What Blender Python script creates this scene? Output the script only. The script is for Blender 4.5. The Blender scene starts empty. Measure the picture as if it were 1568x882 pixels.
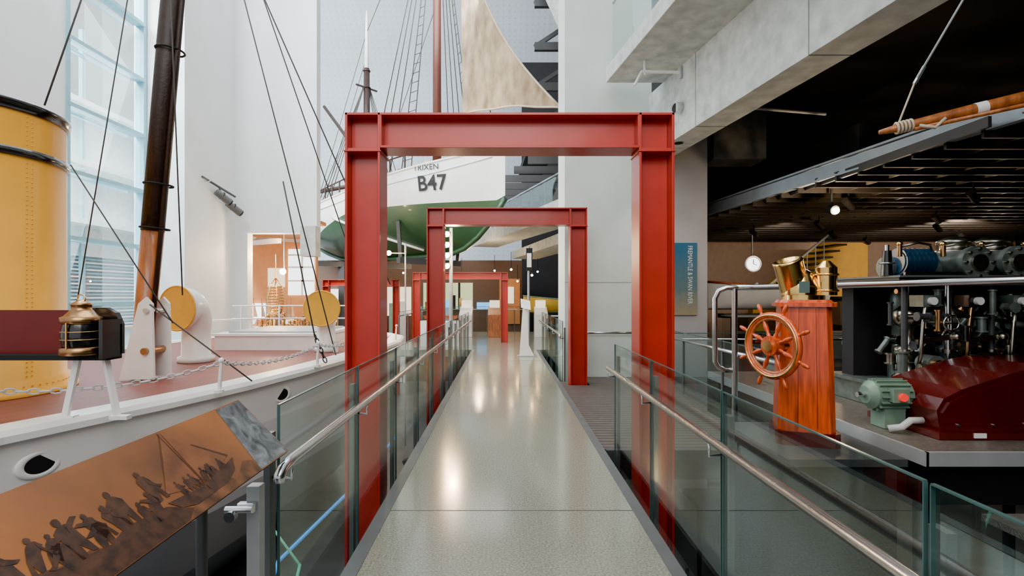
import bpy, math, random
from mathutils import Vector, Matrix
random.seed(4)
sc=bpy.context.scene
V=Vector
# ------------------------------------------------------------------ materials
def mat(name,col,rough=.5,metal=0,var=.08,vs=6,bump=0,bs=60,emit=None,es=0,coat=0,stretch=None,hi=None):
    m=bpy.data.materials.new(name); m.use_nodes=True
    nt=m.node_tree; n=nt.nodes; l=nt.links; p=n['Principled BSDF']
    tc=n.new('ShaderNodeTexCoord')
    no=n.new('ShaderNodeTexNoise'); no.inputs['Scale'].default_value=vs; no.inputs['Detail'].default_value=5
    if stretch:
        mp=n.new('ShaderNodeMapping'); mp.inputs['Scale'].default_value=stretch; l.new(tc.outputs['Object'],mp.inputs[0]); l.new(mp.outputs[0],no.inputs['Vector'])
    else: l.new(tc.outputs['Object'],no.inputs['Vector'])
    r=n.new('ShaderNodeValToRGB'); c=list(col)
    r.color_ramp.elements[0].position=.3; r.color_ramp.elements[1].position=.7
    r.color_ramp.elements[0].color=[max(0,x*(1-var)) for x in c]+[1]
    r.color_ramp.elements[1].color=(list(hi) if hi else [min(1,x*(1+var)) for x in c])+[1]
    l.new(no.outputs['Fac'],r.inputs['Fac']); l.new(r.outputs['Color'],p.inputs['Base Color'])
    p.inputs['Roughness'].default_value=rough; p.inputs['Metallic'].default_value=metal
    p.inputs['Coat Weight'].default_value=coat; p.inputs['Coat Roughness'].default_value=.08
    if bump:
        n2=n.new('ShaderNodeTexNoise'); n2.inputs['Scale'].default_value=bs; l.new(tc.outputs['Object'],n2.inputs['Vector'])
        b=n.new('ShaderNodeBump'); b.inputs['Strength'].default_value=bump; b.inputs['Distance'].default_value=.01
        l.new(n2.outputs['Fac'],b.inputs['Height']); l.new(b.outputs['Normal'],p.inputs['Normal'])
    if emit:
        p.inputs['Emission Color'].default_value=(*emit,1); p.inputs['Emission Strength'].default_value=es
    return m
def glassmat(name,tint,refl=1.0):
    m=bpy.data.materials.new(name); m.use_nodes=True; nt=m.node_tree; n=nt.nodes; l=nt.links
    n.remove(n['Principled BSDF']); o=n['Material Output']
    t=n.new('ShaderNodeBsdfTransparent'); t.inputs[0].default_value=(*tint,1)
    g=n.new('ShaderNodeBsdfGlossy'); g.inputs['Roughness'].default_value=.01; g.inputs[0].default_value=(.95,1,.98,1)
    f=n.new('ShaderNodeFresnel'); f.inputs[0].default_value=1.45
    mu=n.new('ShaderNodeMath'); mu.operation='MULTIPLY'; mu.inputs[1].default_value=refl; l.new(f.outputs[0],mu.inputs[0])
    x=n.new('ShaderNodeMixShader'); l.new(mu.outputs[0],x.inputs[0]); l.new(t.outputs[0],x.inputs[1]); l.new(g.outputs[0],x.inputs[2])
    l.new(x.outputs[0],o.inputs[0]); return m
def stripes(name,c1,c2,axis,scale,width=.06,rough=.5,coat=0,var=.12,rot=0):
    m=mat(name,c1,rough,var=var,vs=9,coat=coat); nt=m.node_tree; n=nt.nodes; l=nt.links; p=n['Principled BSDF']
    src=p.inputs['Base Color'].links[0].from_socket
    tc=n.new('ShaderNodeTexCoord'); mp=n.new('ShaderNodeMapping'); mp.inputs['Rotation'].default_value[2]=rot
    l.new(tc.outputs['Object'],mp.inputs[0])
    s=n.new('ShaderNodeSeparateXYZ'); l.new(mp.outputs[0],s.inputs[0])
    a=n.new('ShaderNodeMath'); a.operation='MULTIPLY'; a.inputs[1].default_value=scale; l.new(s.outputs[axis],a.inputs[0])
    b=n.new('ShaderNodeMath'); b.operation='FRACT'; l.new(a.outputs[0],b.inputs[0])
    c=n.new('ShaderNodeMath'); c.operation='LESS_THAN'; c.inputs[1].default_value=width; l.new(b.outputs[0],c.inputs[0])
    x=n.new('ShaderNodeMix'); x.data_type='RGBA'; l.new(c.outputs[0],x.inputs[0]); l.new(src,x.inputs[6]); x.inputs[7].default_value=(*c2,1)
    l.new(x.outputs[2],p.inputs['Base Color']); return m
def zbands(name,stops,rough=.4,coat=0,var=.1):
    m=bpy.data.materials.new(name); m.use_nodes=True; nt=m.node_tree; n=nt.nodes; l=nt.links; p=n['Principled BSDF']
    tc=n.new('ShaderNodeTexCoord'); s=n.new('ShaderNodeSeparateXYZ'); l.new(tc.outputs['Object'],s.inputs[0])
    z0=stops[0][0]; z1=stops[-1][0]+.01
    mr=n.new('ShaderNodeMapRange'); mr.inputs[1].default_value=z0; mr.inputs[2].default_value=z1; l.new(s.outputs[2],mr.inputs[0])
    r=n.new('ShaderNodeValToRGB'); r.color_ramp.interpolation='CONSTANT'; e=r.color_ramp.elements
    e[0].position=0; e[0].color=(*stops[0][1],1); e[1].position=(stops[1][0]-z0)/(z1-z0); e[1].color=(*stops[1][1],1)
    for z,c in stops[2:]:
        k=e.new(min(1,(z-z0)/(z1-z0))); k.color=(*c,1)
    l.new(mr.outputs[0],r.inputs[0]); l.new(r.outputs[0],p.inputs['Base Color']); p.inputs['Roughness'].default_value=rough
    p.inputs['Coat Weight'].default_value=coat
    return m

RED=mat('red_gate_paint',(.42,.016,.008),.38,var=.1,vs=3,coat=.12)
FLOOR=mat('polished_terrazzo',(.235,.24,.185),.16,var=.34,vs=70,coat=.15)
FLOOR.node_tree.nodes['Noise Texture'].inputs['Detail'].default_value=2
STEEL=mat('brushed_steel',(.62,.63,.64),.22,1,var=.05)
STEELD=mat('dark_steel',(.06,.063,.067),.45,.2)
POST=mat('post_grey_paint',(.10,.11,.11),.45,.1)
GREY=mat('grey_metal_paint',(.36,.38,.39),.4,.2)
GRIDB=mat('grid_beam_paint',(.36,.41,.45),.4,.1)
GRIDS=mat('grid_slat_dark',(.05,.045,.043),.5)
GLASS=glassmat('balustrade_glass',(.90,.94,.935),.26)
GLASSE=mat('glass_edge',(.05,.10,.095),.25,var=.2,vs=3)
WGLASS=glassmat('window_glass',(.97,.99,1),.3)
WHITE=mat('white_wall_paint',(.72,.765,.78),.55,var=.03,vs=1.2)
WHITEP=mat('white_gloss_part',(.8,.8,.8),.4)
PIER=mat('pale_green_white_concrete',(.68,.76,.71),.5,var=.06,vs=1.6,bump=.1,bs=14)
PIERD=mat('shaded_pier_concrete',(.42,.42,.44),.6,var=.05,vs=2)  # shade under the slab put into the colour of this pier section
CONC=mat('raw_concrete',(.46,.49,.465),.7,var=.22,vs=5,bump=.3,bs=25)
BLACK=mat('black_paint',(.006,.006,.007),.8)
BLACKG=mat('black_gloss',(.012,.012,.013),.2,coat=.5)
DARK=mat('dark_hall_paint',(.014,.014,.016),.8)
DARKB=mat('dark_brown_wall',(.11,.065,.045),.7)
LOWF=mat('dark_lower_floor',(.13,.135,.14),.3,var=.3,vs=1.5)
SHIPW=mat('ship_white_paint',(.84,.83,.80),.35,var=.05,vs=3,coat=.2)
SHIPD=stripes('red_brown_deck_planks',(.20,.045,.028),(.06,.02,.015),0,6,.05,.5,rot=.2)
SLAT=stripes('dark_slatted_deck',(.10,.08,.07),(.01,.01,.01),1,9,.2,.5)
YEL=mat('yellow_funnel_paint',(.86,.40,.015),.38,var=.06,vs=3,coat=.15)
YELV=mat('cowl_inside_ochre',(.72,.38,.02),.5)
WOODD=mat('tarred_mast_wood',(.028,.015,.010),.5,var=.4,vs=14,bump=.4,bs=30,stretch=(2,2,.3))
WOODO=mat('oiled_orange_wood',(.34,.10,.022),.4,var=.45,vs=12,coat=.3,stretch=(2,2,.3))
WOODP=mat('varnished_pedestal',(.52,.065,.010),.25,var=.4,vs=9,coat=.4,stretch=(4,4,.35))
WOODR=mat('red_varnish_dark',(.085,.010,.009),.25,var=.12,vs=3,coat=.4)
BRASS=mat('brass',(.88,.55,.18),.18,1,var=.1)
COPPER=mat('bronze_dark',(.42,.24,.11),.3,1,var=.2)
ROPE=mat('rope_dark',(.05,.045,.04),.8)
ROPEL=mat('rope_light',(.55,.45,.33),.8,bump=.5,bs=120)
CHAINW=mat('chain_grey_white',(.50,.50,.49),.5)
MAROON=mat('maroon_board',(.12,.007,.006),.35)
GREEN=mat('machine_green',(.15,.24,.18),.4,var=.15)
GREEN2=mat('machine_grey_green',(.14,.17,.155),.35,.4,var=.35,vs=8)
BLUE=mat('machine_blue',(.02,.06,.11),.3,.2,coat=.4)
CHROME=mat('machine_silver',(.42,.39,.33),.28,1,var=.35,vs=10)
CHECK=mat('checker_plate',(.32,.28,.24),.35,.7,var=.25,vs=30,bump=.8,bs=90)
SAIL=mat('old_canvas_sail',(.27,.185,.105),.85,var=.3,vs=2.6,bump=.3,bs=12,stretch=(1.5,1,.6),hi=(.47,.36,.23))
OCHRE=mat('ochre_wall',(.50,.28,.02),.6)
BEIGE=mat('beige_wall',(.48,.35,.27),.7)
WINF=mat('window_frame_blue_grey',(.24,.48,.56),.4)
OUTB=mat('outside_white_building',(.85,.92,.95),.6)
REDB=mat('red_button',(.8,.02,.02),.3,emit=(1,.05,.03),es=.6)
LAMPM=mat('lamp_glow_warm',(1,.8,.5),.5,emit=(1,.60,.25),es=150)
LAMPW=mat('lamp_glow_white',(1,.9,.8),.5,emit=(1,.76,.46),es=180)
SCREEN=mat('display_glow',(.3,.35,.25),.5,emit=(.62,.75,.35),es=1.0)
SCREENB=mat('screen_blue',(.1,.3,.5),.3,emit=(.1,.45,.9),es=1.6)
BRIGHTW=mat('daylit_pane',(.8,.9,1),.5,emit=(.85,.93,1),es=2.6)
CASEW=mat('lit_display_case_back',(.8,.75,.65),.5,emit=(1,.85,.60),es=1.2)
WARMW=mat('warm_lit_wall',(.60,.25,.085),.6)
LETB=mat('black_lettering',(.01,.01,.012),.6)
LETW=mat('white_lettering',(.85,.9,.92),.6)
BLUER=mat('blue_hose',(.02,.28,.75),.4,emit=(.02,.3,.9),es=.5)
GREENR=mat('green_rope',(.10,.50,.30),.6)
HULLW=mat('lugger_white_topside',(.86,.90,.90),.4,var=.04,vs=2,coat=.2)
HULLG=mat('lugger_green_bottom',(.022,.075,.030),.4,var=.12,vs=2,coat=.2)
SHIPH=zbands('ferry_hull_paint',[(-3,(.24,.26,.27)),(-.75,(.86,.85,.82)),(2,(.86,.85,.82))],.35,.2)

# ------------------------------------------------------------------ builder
class B:
    def __init__(s,name):
        s.name=name; s.v=[]; s.f=[]; s.mi=[]; s.sm=[]; s.mats=[]; s.M=Matrix.Identity(4)
    def add(s,vs,fs,m,smooth=False):
        o=len(s.v); s.v+=[s.M@V(p) for p in vs]
        if m not in s.mats: s.mats.append(m)
        i=s.mats.index(m)
        for f in fs: s.f.append([o+k for k in f]); s.mi.append(i); s.sm.append(smooth)
    def box(s,x0,x1,y0,y1,z0,z1,m):
        s.add([(x,y,z) for x in(x0,x1) for y in(y0,y1) for z in(z0,z1)],[(0,1,3,2),(4,6,7,5),(0,4,5,1),(2,3,7,6),(0,2,6,4),(1,5,7,3)],m)
    def beam(s,p,q,w,h,m,up=(0,0,1)):
        p=V(p);q=V(q);d=(q-p).normalized();u=V(up)
        if abs(d.dot(u))>.98: u=V((0,1,0))
        a=d.cross(u).normalized()*w/2; b=a.cross(d).normalized()*h/2
        s.add([p-a-b,p+a-b,p+a+b,p-a+b,q-a-b,q+a-b,q+a+b,q-a+b],[(3,2,1,0),(4,5,6,7),(0,1,5,4),(1,2,6,5),(2,3,7,6),(3,0,4,7)],m)
    def cyl(s,p,q,r,m,r2=None,seg=16,caps=True):
        p=V(p);q=V(q); r2=r if r2 is None else r2; d=(q-p).normalized(); u=V((0,0,1)) if abs(d.z)<.95 else V((1,0,0))
        a=d.cross(u).normalized(); b=d.cross(a)
        A=[p+(a*math.cos(t)+b*math.sin(t))*r for t in [2*math.pi*k/seg for k in range(seg)]]
        C=[q+(a*math.cos(t)+b*math.sin(t))*r2 for t in [2*math.pi*k/seg for k in range(seg)]]
        s.add(A+C,[(k,(k+1)%seg,seg+(k+1)%seg,seg+k) for k in range(seg)],m,True)
        if caps:
            if r>0: s.add(A,[tuple(range(seg))],m)
            if r2>0: s.add(C,[tuple(range(seg))],m)
    def tube(s,pts,r,m,seg=8,closed=False):
        pts=[V(p) for p in pts]; n=len(pts); rings=[]; pa=None
        for i,p in enumerate(pts):
            if closed: d=pts[(i+1)%n]-pts[i-1]
            else: d=pts[min(i+1,n-1)]-pts[max(i-1,0)]
            d.normalize()
            if pa is None:
                u=V((0,0,1)) if abs(d.z)<.9 else V((1,0,0)); a=d.cross(u).normalized()
            else: a=(pa-d*pa.dot(d)).normalized()
            pa=a; b=d.cross(a); rr=r[i] if isinstance(r,(list,tuple)) else r
            rings+=[p+(a*math.cos(2*math.pi*k/seg)+b*math.sin(2*math.pi*k/seg))*rr for k in range(seg)]
        fs=[]
        for i in range(n if closed else n-1):
            j=(i+1)%n
            for k in range(seg): fs.append((i*seg+k,i*seg+(k+1)%seg,j*seg+(k+1)%seg,j*seg+k))
        if not closed: fs+= [tuple(range(seg)),tuple(range((n-1)*seg,n*seg))]
        s.add(rings,fs,m,True)
    def lathe(s,prof,o,m,seg=24,axis=(0,0,1),smooth=True):
        o=V(o);d=V(axis).normalized();u=V((0,0,1)) if abs(d.z)<.95 else V((1,0,0));a=d.cross(u).normalized();b=d.cross(a)
        vs=[];n=len(prof)
        for r,z in prof:
            vs+=[o+d*z+(a*math.cos(2*math.pi*k/seg)+b*math.sin(2*math.pi*k/seg))*max(r,.0005) for k in range(seg)]
        s.add(vs,[(i*seg+k,i*seg+(k+1)%seg,(i+1)*seg+(k+1)%seg,(i+1)*seg+k) for i in range(n-1) for k in range(seg)],m,smooth)
    def torus(s,c,axis,R,r,m,seg=32,rs=8):
        d=V(axis).normalized();u=V((0,0,1)) if abs(d.z)<.95 else V((1,0,0));a=d.cross(u).normalized();b=d.cross(a)
        s.tube([V(c)+(a*math.cos(2*math.pi*k/seg)+b*math.sin(2*math.pi*k/seg))*R for k in range(seg)],r,m,rs,True)
    def sph(s,c,r,m,sx=1,sy=1,sz=1,seg=16):
        c=V(c);vs=[];n=seg//2
        for i in range(n+1):
            t=math.pi*i/n
            vs+=[c+V((sx*r*math.sin(t)*math.cos(2*math.pi*k/seg),sy*r*math.sin(t)*math.sin(2*math.pi*k/seg),sz*r*math.cos(t))) for k in range(seg)]
        s.add(vs,[(i*seg+k,i*seg+(k+1)%seg,(i+1)*seg+(k+1)%seg,(i+1)*seg+k) for i in range(n) for k in range(seg)],m,True)
    def prism(s,poly,ext,m):
        n=len(poly);e=V(ext);P=[V(p) for p in poly]
        s.add(P+[p+e for p in P],[tuple(range(n)),tuple(range(2*n-1,n-1,-1))]+[(k,(k+1)%n,n+(k+1)%n,n+k) for k in range(n)],m)
    def done(s,bevel=0):
        me=bpy.data.meshes.new(s.name); me.from_pydata([tuple(v) for v in s.v],[],s.f)
        for m in s.mats: me.materials.append(m)
        me.polygons.foreach_set('material_index',s.mi); me.polygons.foreach_set('use_smooth',s.sm); me.update()
        import bmesh
        bm=bmesh.new(); bm.from_mesh(me); bmesh.ops.recalc_face_normals(bm,faces=bm.faces); bm.to_mesh(me); bm.free()
        o=bpy.data.objects.new(s.name,me); sc.collection.objects.link(o)
        if bevel:
            b=o.modifiers.new('bevel','BEVEL'); b.width=bevel; b.segments=2; b.limit_method='ANGLE'; b.angle_limit=.9
        return o
def textgeo(t,size,bold=0):
    c=bpy.data.curves.new('t','FONT'); c.body=t; c.size=size; c.align_x='CENTER'; c.align_y='CENTER'; c.resolution_u=3; c.offset=bold
    o=bpy.data.objects.new('t',c); sc.collection.objects.link(o); bpy.context.view_layer.update()
    me=bpy.data.meshes.new_from_object(o.evaluated_get(bpy.context.evaluated_depsgraph_get()))
    vs=[v.co.copy() for v in me.vertices]; fs=[tuple(p.vertices) for p in me.polygons]
    bpy.data.objects.remove(o); bpy.data.meshes.remove(me); return vs,fs
def sag(p,q,s,n=10):
    p=V(p);q=V(q); return [p.lerp(q,k/n)-V((0,0,s*4*(k/n)*(1-k/n))) for k in range(n+1)]
def chain(b,pts,r,m):
    P=[V(p) for p in pts]; k=0
    for i in range(len(P)-1):
        d=P[i+1]-P[i]; n=max(1,int(d.length/(r*2.6)))
        for j in range(n):
            c=P[i]+d*((j+.5)/n); dn=d.normalized(); u=V((0,0,1)) if abs(dn.z)<.9 else V((1,0,0)); a=dn.cross(u).normalized()
            if k%2: a=dn.cross(a)
            b.tube([c+dn*r*1.9*math.cos(t)+a*r*math.sin(t) for t in [2*math.pi*h/8 for h in range(8)]],r*.32,m,5,True); k+=1

# ------------------------------------------------------------------ walkway
b=B('walkway_floor')
b.box(-.84,.96,-2,15,-.16,0,FLOOR)
b.box(-.93,-.84,-2,15,-.2,.004,POST); b.box(.96,1.045,-2,15,-.2,.004,POST)
for y in (3.8,9.0,12.5): b.box(-.84,.96,y,y+.008,0,.0015,STEELD)
b.box(-.7,-.5,-2,15,-.5,-.2,STEELD); b.box(.55,.75,-2,15,-.5,-.2,STEELD)
b.done()
b=B('landing_floor'); b.box(-3.2,4.1,15,22.5,-.2,0,FLOOR); b.done()
b=B('floor'); b.box(-14,18,-4,33,-2.75,-2.6,LOWF); b.done()
b=B('slatted_side_deck'); b.box(1.06,2.6,5.35,9.2,-.12,-.02,SLAT); b.box(2.6,2.85,6.2,9.2,-.12,-.02,SLAT); b.box(1.06,1.16,9.2,9.6,-.12,-.02,SLAT); b.box(1.56,2.85,9.2,10.15,-.12,-.02,SLAT); b.box(1.06,2.6,5.28,5.35,-.3,0,STEELD); b.done()

# ------------------------------------------------------------------ red gates
def gate(y,xl,xr,zt,w=.31,zb=-2.6,dep=.28):
    b=B('red_portal_frame'); t=.022; y1=y+dep; ym=y+dep/2
    for a,c in((xl,xl+w),(xr-w,xr)):
        b.box(a,a+t,y,y1,zb,zt,RED); b.box(c-t,c,y,y1,zb,zt,RED)
        b.box(a+t,c-t,ym-.01,ym+.01,zb,zt-t,RED)
        b.box(a+t,c-t,y+.005,y1-.005,zt-w-t,zt-w,RED)
        b.box(a-.01,c+.01,y-.01,y1+.01,zt-w-.035,zt-w-.022,RED)
    b.box(xl,xr,y,y1,zt-t,zt,RED); b.box(xl+w,xr-w,y,y1,zt-w,zt-w+t,RED)
    b.box(xl+w-t,xr-w+t,ym-.01,ym+.01,zt-w+t,zt-t,RED)
    for x in(xl+w,xr-w): b.box(x-.012,x+.012,y+.004,y1,zt-w,zt,RED)
    b.done(.003)
gate(4.5,-1.395,1.504,3.207); gate(9.28,-1.395,1.52,3.19); gate(17.2,-3.05,.15,2.37,.24,-.0,.25); gate(21.5,-7.6,-4.4,2.25,.26,-2.6,.25)

# ------------------------------------------------------------------ balustrades
def balustrade(x,y0,y1,side,step=1.2,railx=None,z0=-.16):
    b=B('glass_balustrade'); n=max(1,round((y1-y0)/step)); L=(y1-y0)/n
    rx=railx
    for k in range(n):
        a=y0+k*L+.012; c=y0+(k+1)*L-.012
        b.box(x-.006,x+.006,a,c,z0,1.10,GLASS); b.box(x-.0062,x+.0062,a,c,1.10,1.105,GLASSE)
        for yy in(a,c): b.box(x-.0062,x+.0062,yy-.002,yy+.002,z0,1.10,GLASSE)
    for k in range(n+1):
        yy=y0+k*L
        ox=x+side*.035
        b.box(ox-.014,ox+.014,yy-.03,yy+.03,-.3,.98,POST)
        b.tube([(x+side*.02,yy,.78),(rx,yy,.77),(rx,yy,.84)],.008,STEEL,6)
    b.tube([(rx-.0,y0-.13,.80),(rx,y0-.125,.83),(rx,y0-.1,.85),(rx,y0,.86),(rx,y1,.86)],.024,STEEL,12)
    return b
balustrade(-1.02,2.31,15,-1,1.27,-.955).done()
balustrade(1.13,-1.2,5.2,1,1.28,1.06).done()
balustrade(1.13,9.75,15,1,1.3,1.06).done()
def crossrail(p,q,h,base,name='glass_balustrade'):
    b=B(name); p=V(p);q=V(q);d=q-p;n=max(1,round(d.length/1.3))
    for k in range(n):
        a=p.lerp(q,(k+.01)/n);c=p.lerp(q,(k+.99)/n)
        b.beam(a+V((0,0,base+h/2)),c+V((0,0,base+h/2)),.014,h,GLASS)
        b.beam(a+V((0,0,base+h)),c+V((0,0,base+h)),.015,.012,GLASSE)
    for k in range(n+1):
        a=p.lerp(q,k/n); b.cyl(a+V((0,0,base)),a+V((0,0,base+h-.1)),.02,POST,seg=8)
    b.tube([p+V((0,0,base+h-.12)),q+V((0,0,base+h-.12))],.024,STEEL,10); b.done()
crossrail((-3.1,22.3,0),(4.05,22.3,0),1.1,0)
crossrail((-3.1,15.2,0),(-3.1,22.2,0),1.1,0)
crossrail((1.4,15.2,0),(4.0,15.2,0),1.1,0)
crossrail((2.95,5.4,0),(2.95,9.9,0),1.0,-.02)
crossrail((3.05,10.1,0),(9.5,10.1,0),1.0,-.15)
b=B('wall_handrail'); b.tube([(1.3,10.08,.86),(2.75,10.08,.86)],.025,STEEL,10)
for x in(1.4,2.6): b.cyl((x,10.08,.86),(x,10.19,.8),.01,STEEL,seg=6)
b.done()

b=B('balustrade_end_post'); b.box(-1.075,-1.02,2.14,2.19,-.3,.80,GREY); b.box(-1.10,-1.03,2.11,2.14,.70,.74,STEEL)
b.cyl((-1.14,2.10,.72),(-1.03,2.10,.72),.014,STEEL); b.cyl((-1.11,2.10,.70),(-1.11,2.07,.70),.022,STEEL); b.done(.003)

# ------------------------------------------------------------------ interpretive panel
PS=mat('sepia_print',(.10,.038,.018),.4,var=.2,vs=1.25,coat=0,hi=(.50,.17,.035))
PSL=mat('sepia_sail',(.17,.058,.022),.4,var=.3,vs=9,hi=(.30,.105,.032)); PSD=mat('sepia_silhouette',(.022,.009,.006),.4,var=.5,vs=30,hi=(.085,.032,.015)); PSM=mat('sepia_mid',(.04,.017,.010),.4,var=.5,vs=14,hi=(.22,.08,.026))
SEA=mat('sea_photo_grey',(.04,.05,.055),.4,var=.5,vs=14,hi=(.24,.27,.29)); SEA.node_tree.nodes['Noise Texture'].inputs['Distortion'].default_value=1.2
b=B('interpretive_panel')
O=V((-.944,.5,.917)); U=V((0,1,0)); W=V((-.221,0,.223)).normalized(); N=V((.71,0,.704))
def PP(a,c,o=0): return O+U*a+W*c+N*o
LW=.314
b.add([PP(0,0),PP(1.75,0),PP(1.75,LW),PP(0,LW)],[(0,1,2,3)],PS)
b.prism([PP(0,0,-.002),PP(1.75,0,-.002),PP(1.75,LW,-.002),PP(0,LW,-.002)],-N*.014,BLACK)
def flat(poly,m,o=.0008,jit=0):
    b.add([PP(max(.001,x+random.uniform(-jit,jit)),max(.001,y+random.uniform(-jit,jit)),o) for x,y in poly],[tuple(range(len(poly)))],m)
hor=[(0,0),(1.50,0)]+[(1.50-k*.05,.055+.03*math.sin(k*1.7)*math.sin(k*.6)+(.03 if k>12 else 0)) for k in range(30)]
flat(hor,PSM)
flat([(1.50,.004),(1.745,.004),(1.745,.308),(1.565,.308)],SEA)
flat([(1.22,.305),(1.15,.22),(1.05,.11),(1.12,.092),(1.205,.09)],PSL,.0012); flat([(1.225,.305),(1.215,.09),(1.30,.09),(1.40,.12),(1.30,.22)],PSL,.0012)
flat([(1.208,.308),(1.212,.308),(1.212,.05),(1.206,.05)],PSD,.0016)
flat([(1.40,.118),(1.41,.122),(1.30,.223),(1.295,.22)],PSD,.0016); flat([(1.215,.305),(1.22,.308),(1.05,.112),(1.045,.107)],PSD,.0016)
flat([(1.03,.085),(1.2,.07),(1.42,.105),(1.38,.06),(1.30,.035),(1.12,.03),(1.06,.05)],PSD,.0016)
def figure(x,y,h,lean=0):
    flat([(x+lean*h+.085*h*math.cos(t),y+h*.90+.10*h*math.sin(t)) for t in [k*math.pi/5 for k in range(10)]],PSD,.0016,.001)
    flat([(x-.16*h,y),(x-.02*h,y+.02*h),(x+.02*h,y+.3*h),(x+.10*h,y+.02*h),(x+.22*h,y),(x+.20*h+lean*h*.6,y+.45*h),(x+.22*h+lean*h,y+.66*h),(x+.12*h+lean*h,y+.80*h),(x-.04*h+lean*h,y+.84*h),(x-.18*h+lean*h,y+.72*h),(x-.20*h+lean*h*.5,y+.42*h)],PSD,.0014,.003)
    g=random.choice([-1,1]); e=random.uniform(.3,.9)
    flat([(x+g*.1*h+lean*h,y+.76*h),(x+g*.30*h+lean*h,y+e*h),(x+g*.42*h+lean*h,y+(e-.05)*h),(x+g*.30*h+lean*h,y+(e-.10)*h),(x+g*.08*h+lean*h,y+.58*h)],PSD,.0018,.002)
for k in range(17): figure(.38+k*.040+random.uniform(-.014,.014),.04+random.uniform(0,.06),random.uniform(.075,.13),random.uniform(-.3,.4))
for k in range(7): figure(1.12+k*.035,.07,.065,random.uniform(-.2,.3))
flat([(.3,.0),(1.05,.0),(1.1,.03),(1.02,.075),(.86,.09),(.8,.075),(.6,.10),(.5,.08),(.3,.09)],PSD,.0012,.004)
b.cyl((-1.12,1.9,-.3),(-1.12,1.9,1.03),.02,STEELD); b.cyl((-1.12,.8,-.3),(-1.12,.8,1.03),.02,STEELD)
b.box(-1.16,-1.05,1.86,1.94,.96,1.0,STEELD)
b.done()

# ------------------------------------------------------------------ ferry on the left
edge=[(-4.1,-1),(-3.85,2),(-3.54,3.6),(-3.1,4.8),(-2.86,5.6),(-2.62,6.8),(-2.46,8),(-2.3,9.5),(-2.24,11),(-2.4,12.2),(-2.9,13.1),(-3.7,13.7),(-4.6,13.9)]
edgeL=[(-5.6,13.6),(-6.5,12.9),(-7.0,11.8),(-7.2,10),(-7.3,7),(-7.3,3),(-7.2,-1)]
b=B('ferry_ship')
poly=edge+edgeL
b.add([(x,y,.60) for x,y in poly],[tuple(range(len(poly)))],SHIPD)
def off(p,k):
    x,y=p; return (x-k*(1 if x>-4.9 else -1)*(1 if abs(x+4.9)>1.2 else .4),y-(k if y>12.5 else 0))
n=len(poly)
rings=[[(*off(p,.30),.606) for p in poly],[(*off(p,.28),.64) for p in poly],[(*off(p,.0),.64) for p in poly],[(*off(p,-.03),.60) for p in poly],[(*off(p,-.03),.55) for p in poly],[(*off(p,.02),.53) for p in poly],[(*off(p,.06),.1) for p in poly],[(*off(p,.2),-.6) for p in poly],[(*off(p,.7),-1.5) for p in poly],[(*off(p,1.6),-2.4) for p in poly]]
for k in range(len(rings)-1):
    b.add(rings[k]+rings[k+1],[(i,(i+1)%n,n+(i+1)%n,n+i) for i in range(n)],SHIPW if k<5 else SHIPH,k>4)
for x,y,z in((-3.51,3.85,.33),(-2.77,6.35,.37),(-2.48,8.6,.36)):
    b.M=Matrix.Translation((x+.02,y,z))@Matrix.Rotation(-.28,4,'Z')@Matrix.Diagonal((.6,1.5,1,1))
    b.torus((0,0,0),(1,0,0),.085,.022,SHIPW,24,8); b.cyl((-.03,0,0),(.015,0,0),.08,BLACK,seg=24)
b.M=Matrix.Identity(4)
b.box(-5.25,-3.35,9.3,11.4,.6,.86,SHIPW); b.box(-5.3,-3.3,9.25,11.45,.86,.9,SHIPW); b.box(-5.1,-3.5,9.5,11.2,.9,.93,GREY)
b.tube([(x+.12,y,1.0) for x,y in edgeL[1:]],.03,SHIPW)
for x,y in edgeL[1:-1]: b.cyl((x+.12,y,.6),(x+.12,y,1.0),.02,SHIPW,seg=8)
for z in(1.05,1.35):
    b.tube([(-6.3,11.9,z),(-5.0,12.2,z),(-3.6,12.2,z),(-2.8,11.9,z)],.018,SHIPW,6)
for x in(-6.2,-5.3,-4.4,-3.5,-2.9): b.cyl((x,12.1,.6),(x,12.1,1.36),.018,SHIPW,seg=6)
st=[(-3.95,2.1),(-2.86,5.15),(-2.55,7.0),(-2.38,9.0),(-2.32,11.0)]
for x,y in st:
    b.cyl((x,y,.62),(x+.02,y,.93),.02,SHIPW,r2=.016,seg=10); b.sph((x+.02,y,.945),.028,SHIPW); b.cyl((x,y,.62),(x,y,.65),.045,SHIPW,seg=12)
for x,y in((-2.95,9.0),(-2.9,10.2)):
    for dx in(0,.2): b.cyl((x+dx,y,.6),(x+dx,y,.78),.045,SHIPW); b.cyl((x+dx,y,.78),(x+dx,y,.81),.06,SHIPW)
b.done()
b=B('stanchion_chain')
chain(b,sag((-4.3,1.6,.92),(-3.9,3.9,.87),.1,8),.022,CHAINW)
chain(b,sag((-3.9,3.9,.87),(-2.84,5.15,.92),.09,8),.022,CHAINW)
chain(b,sag((-2.84,5.15,.92),(-2.53,7.0,.92),.09,8),.02,CHAINW)
chain(b,sag((-2.53,7.0,.92),(-2.36,9.0,.92),.09,8),.02,CHAINW)
b.done()

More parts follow.
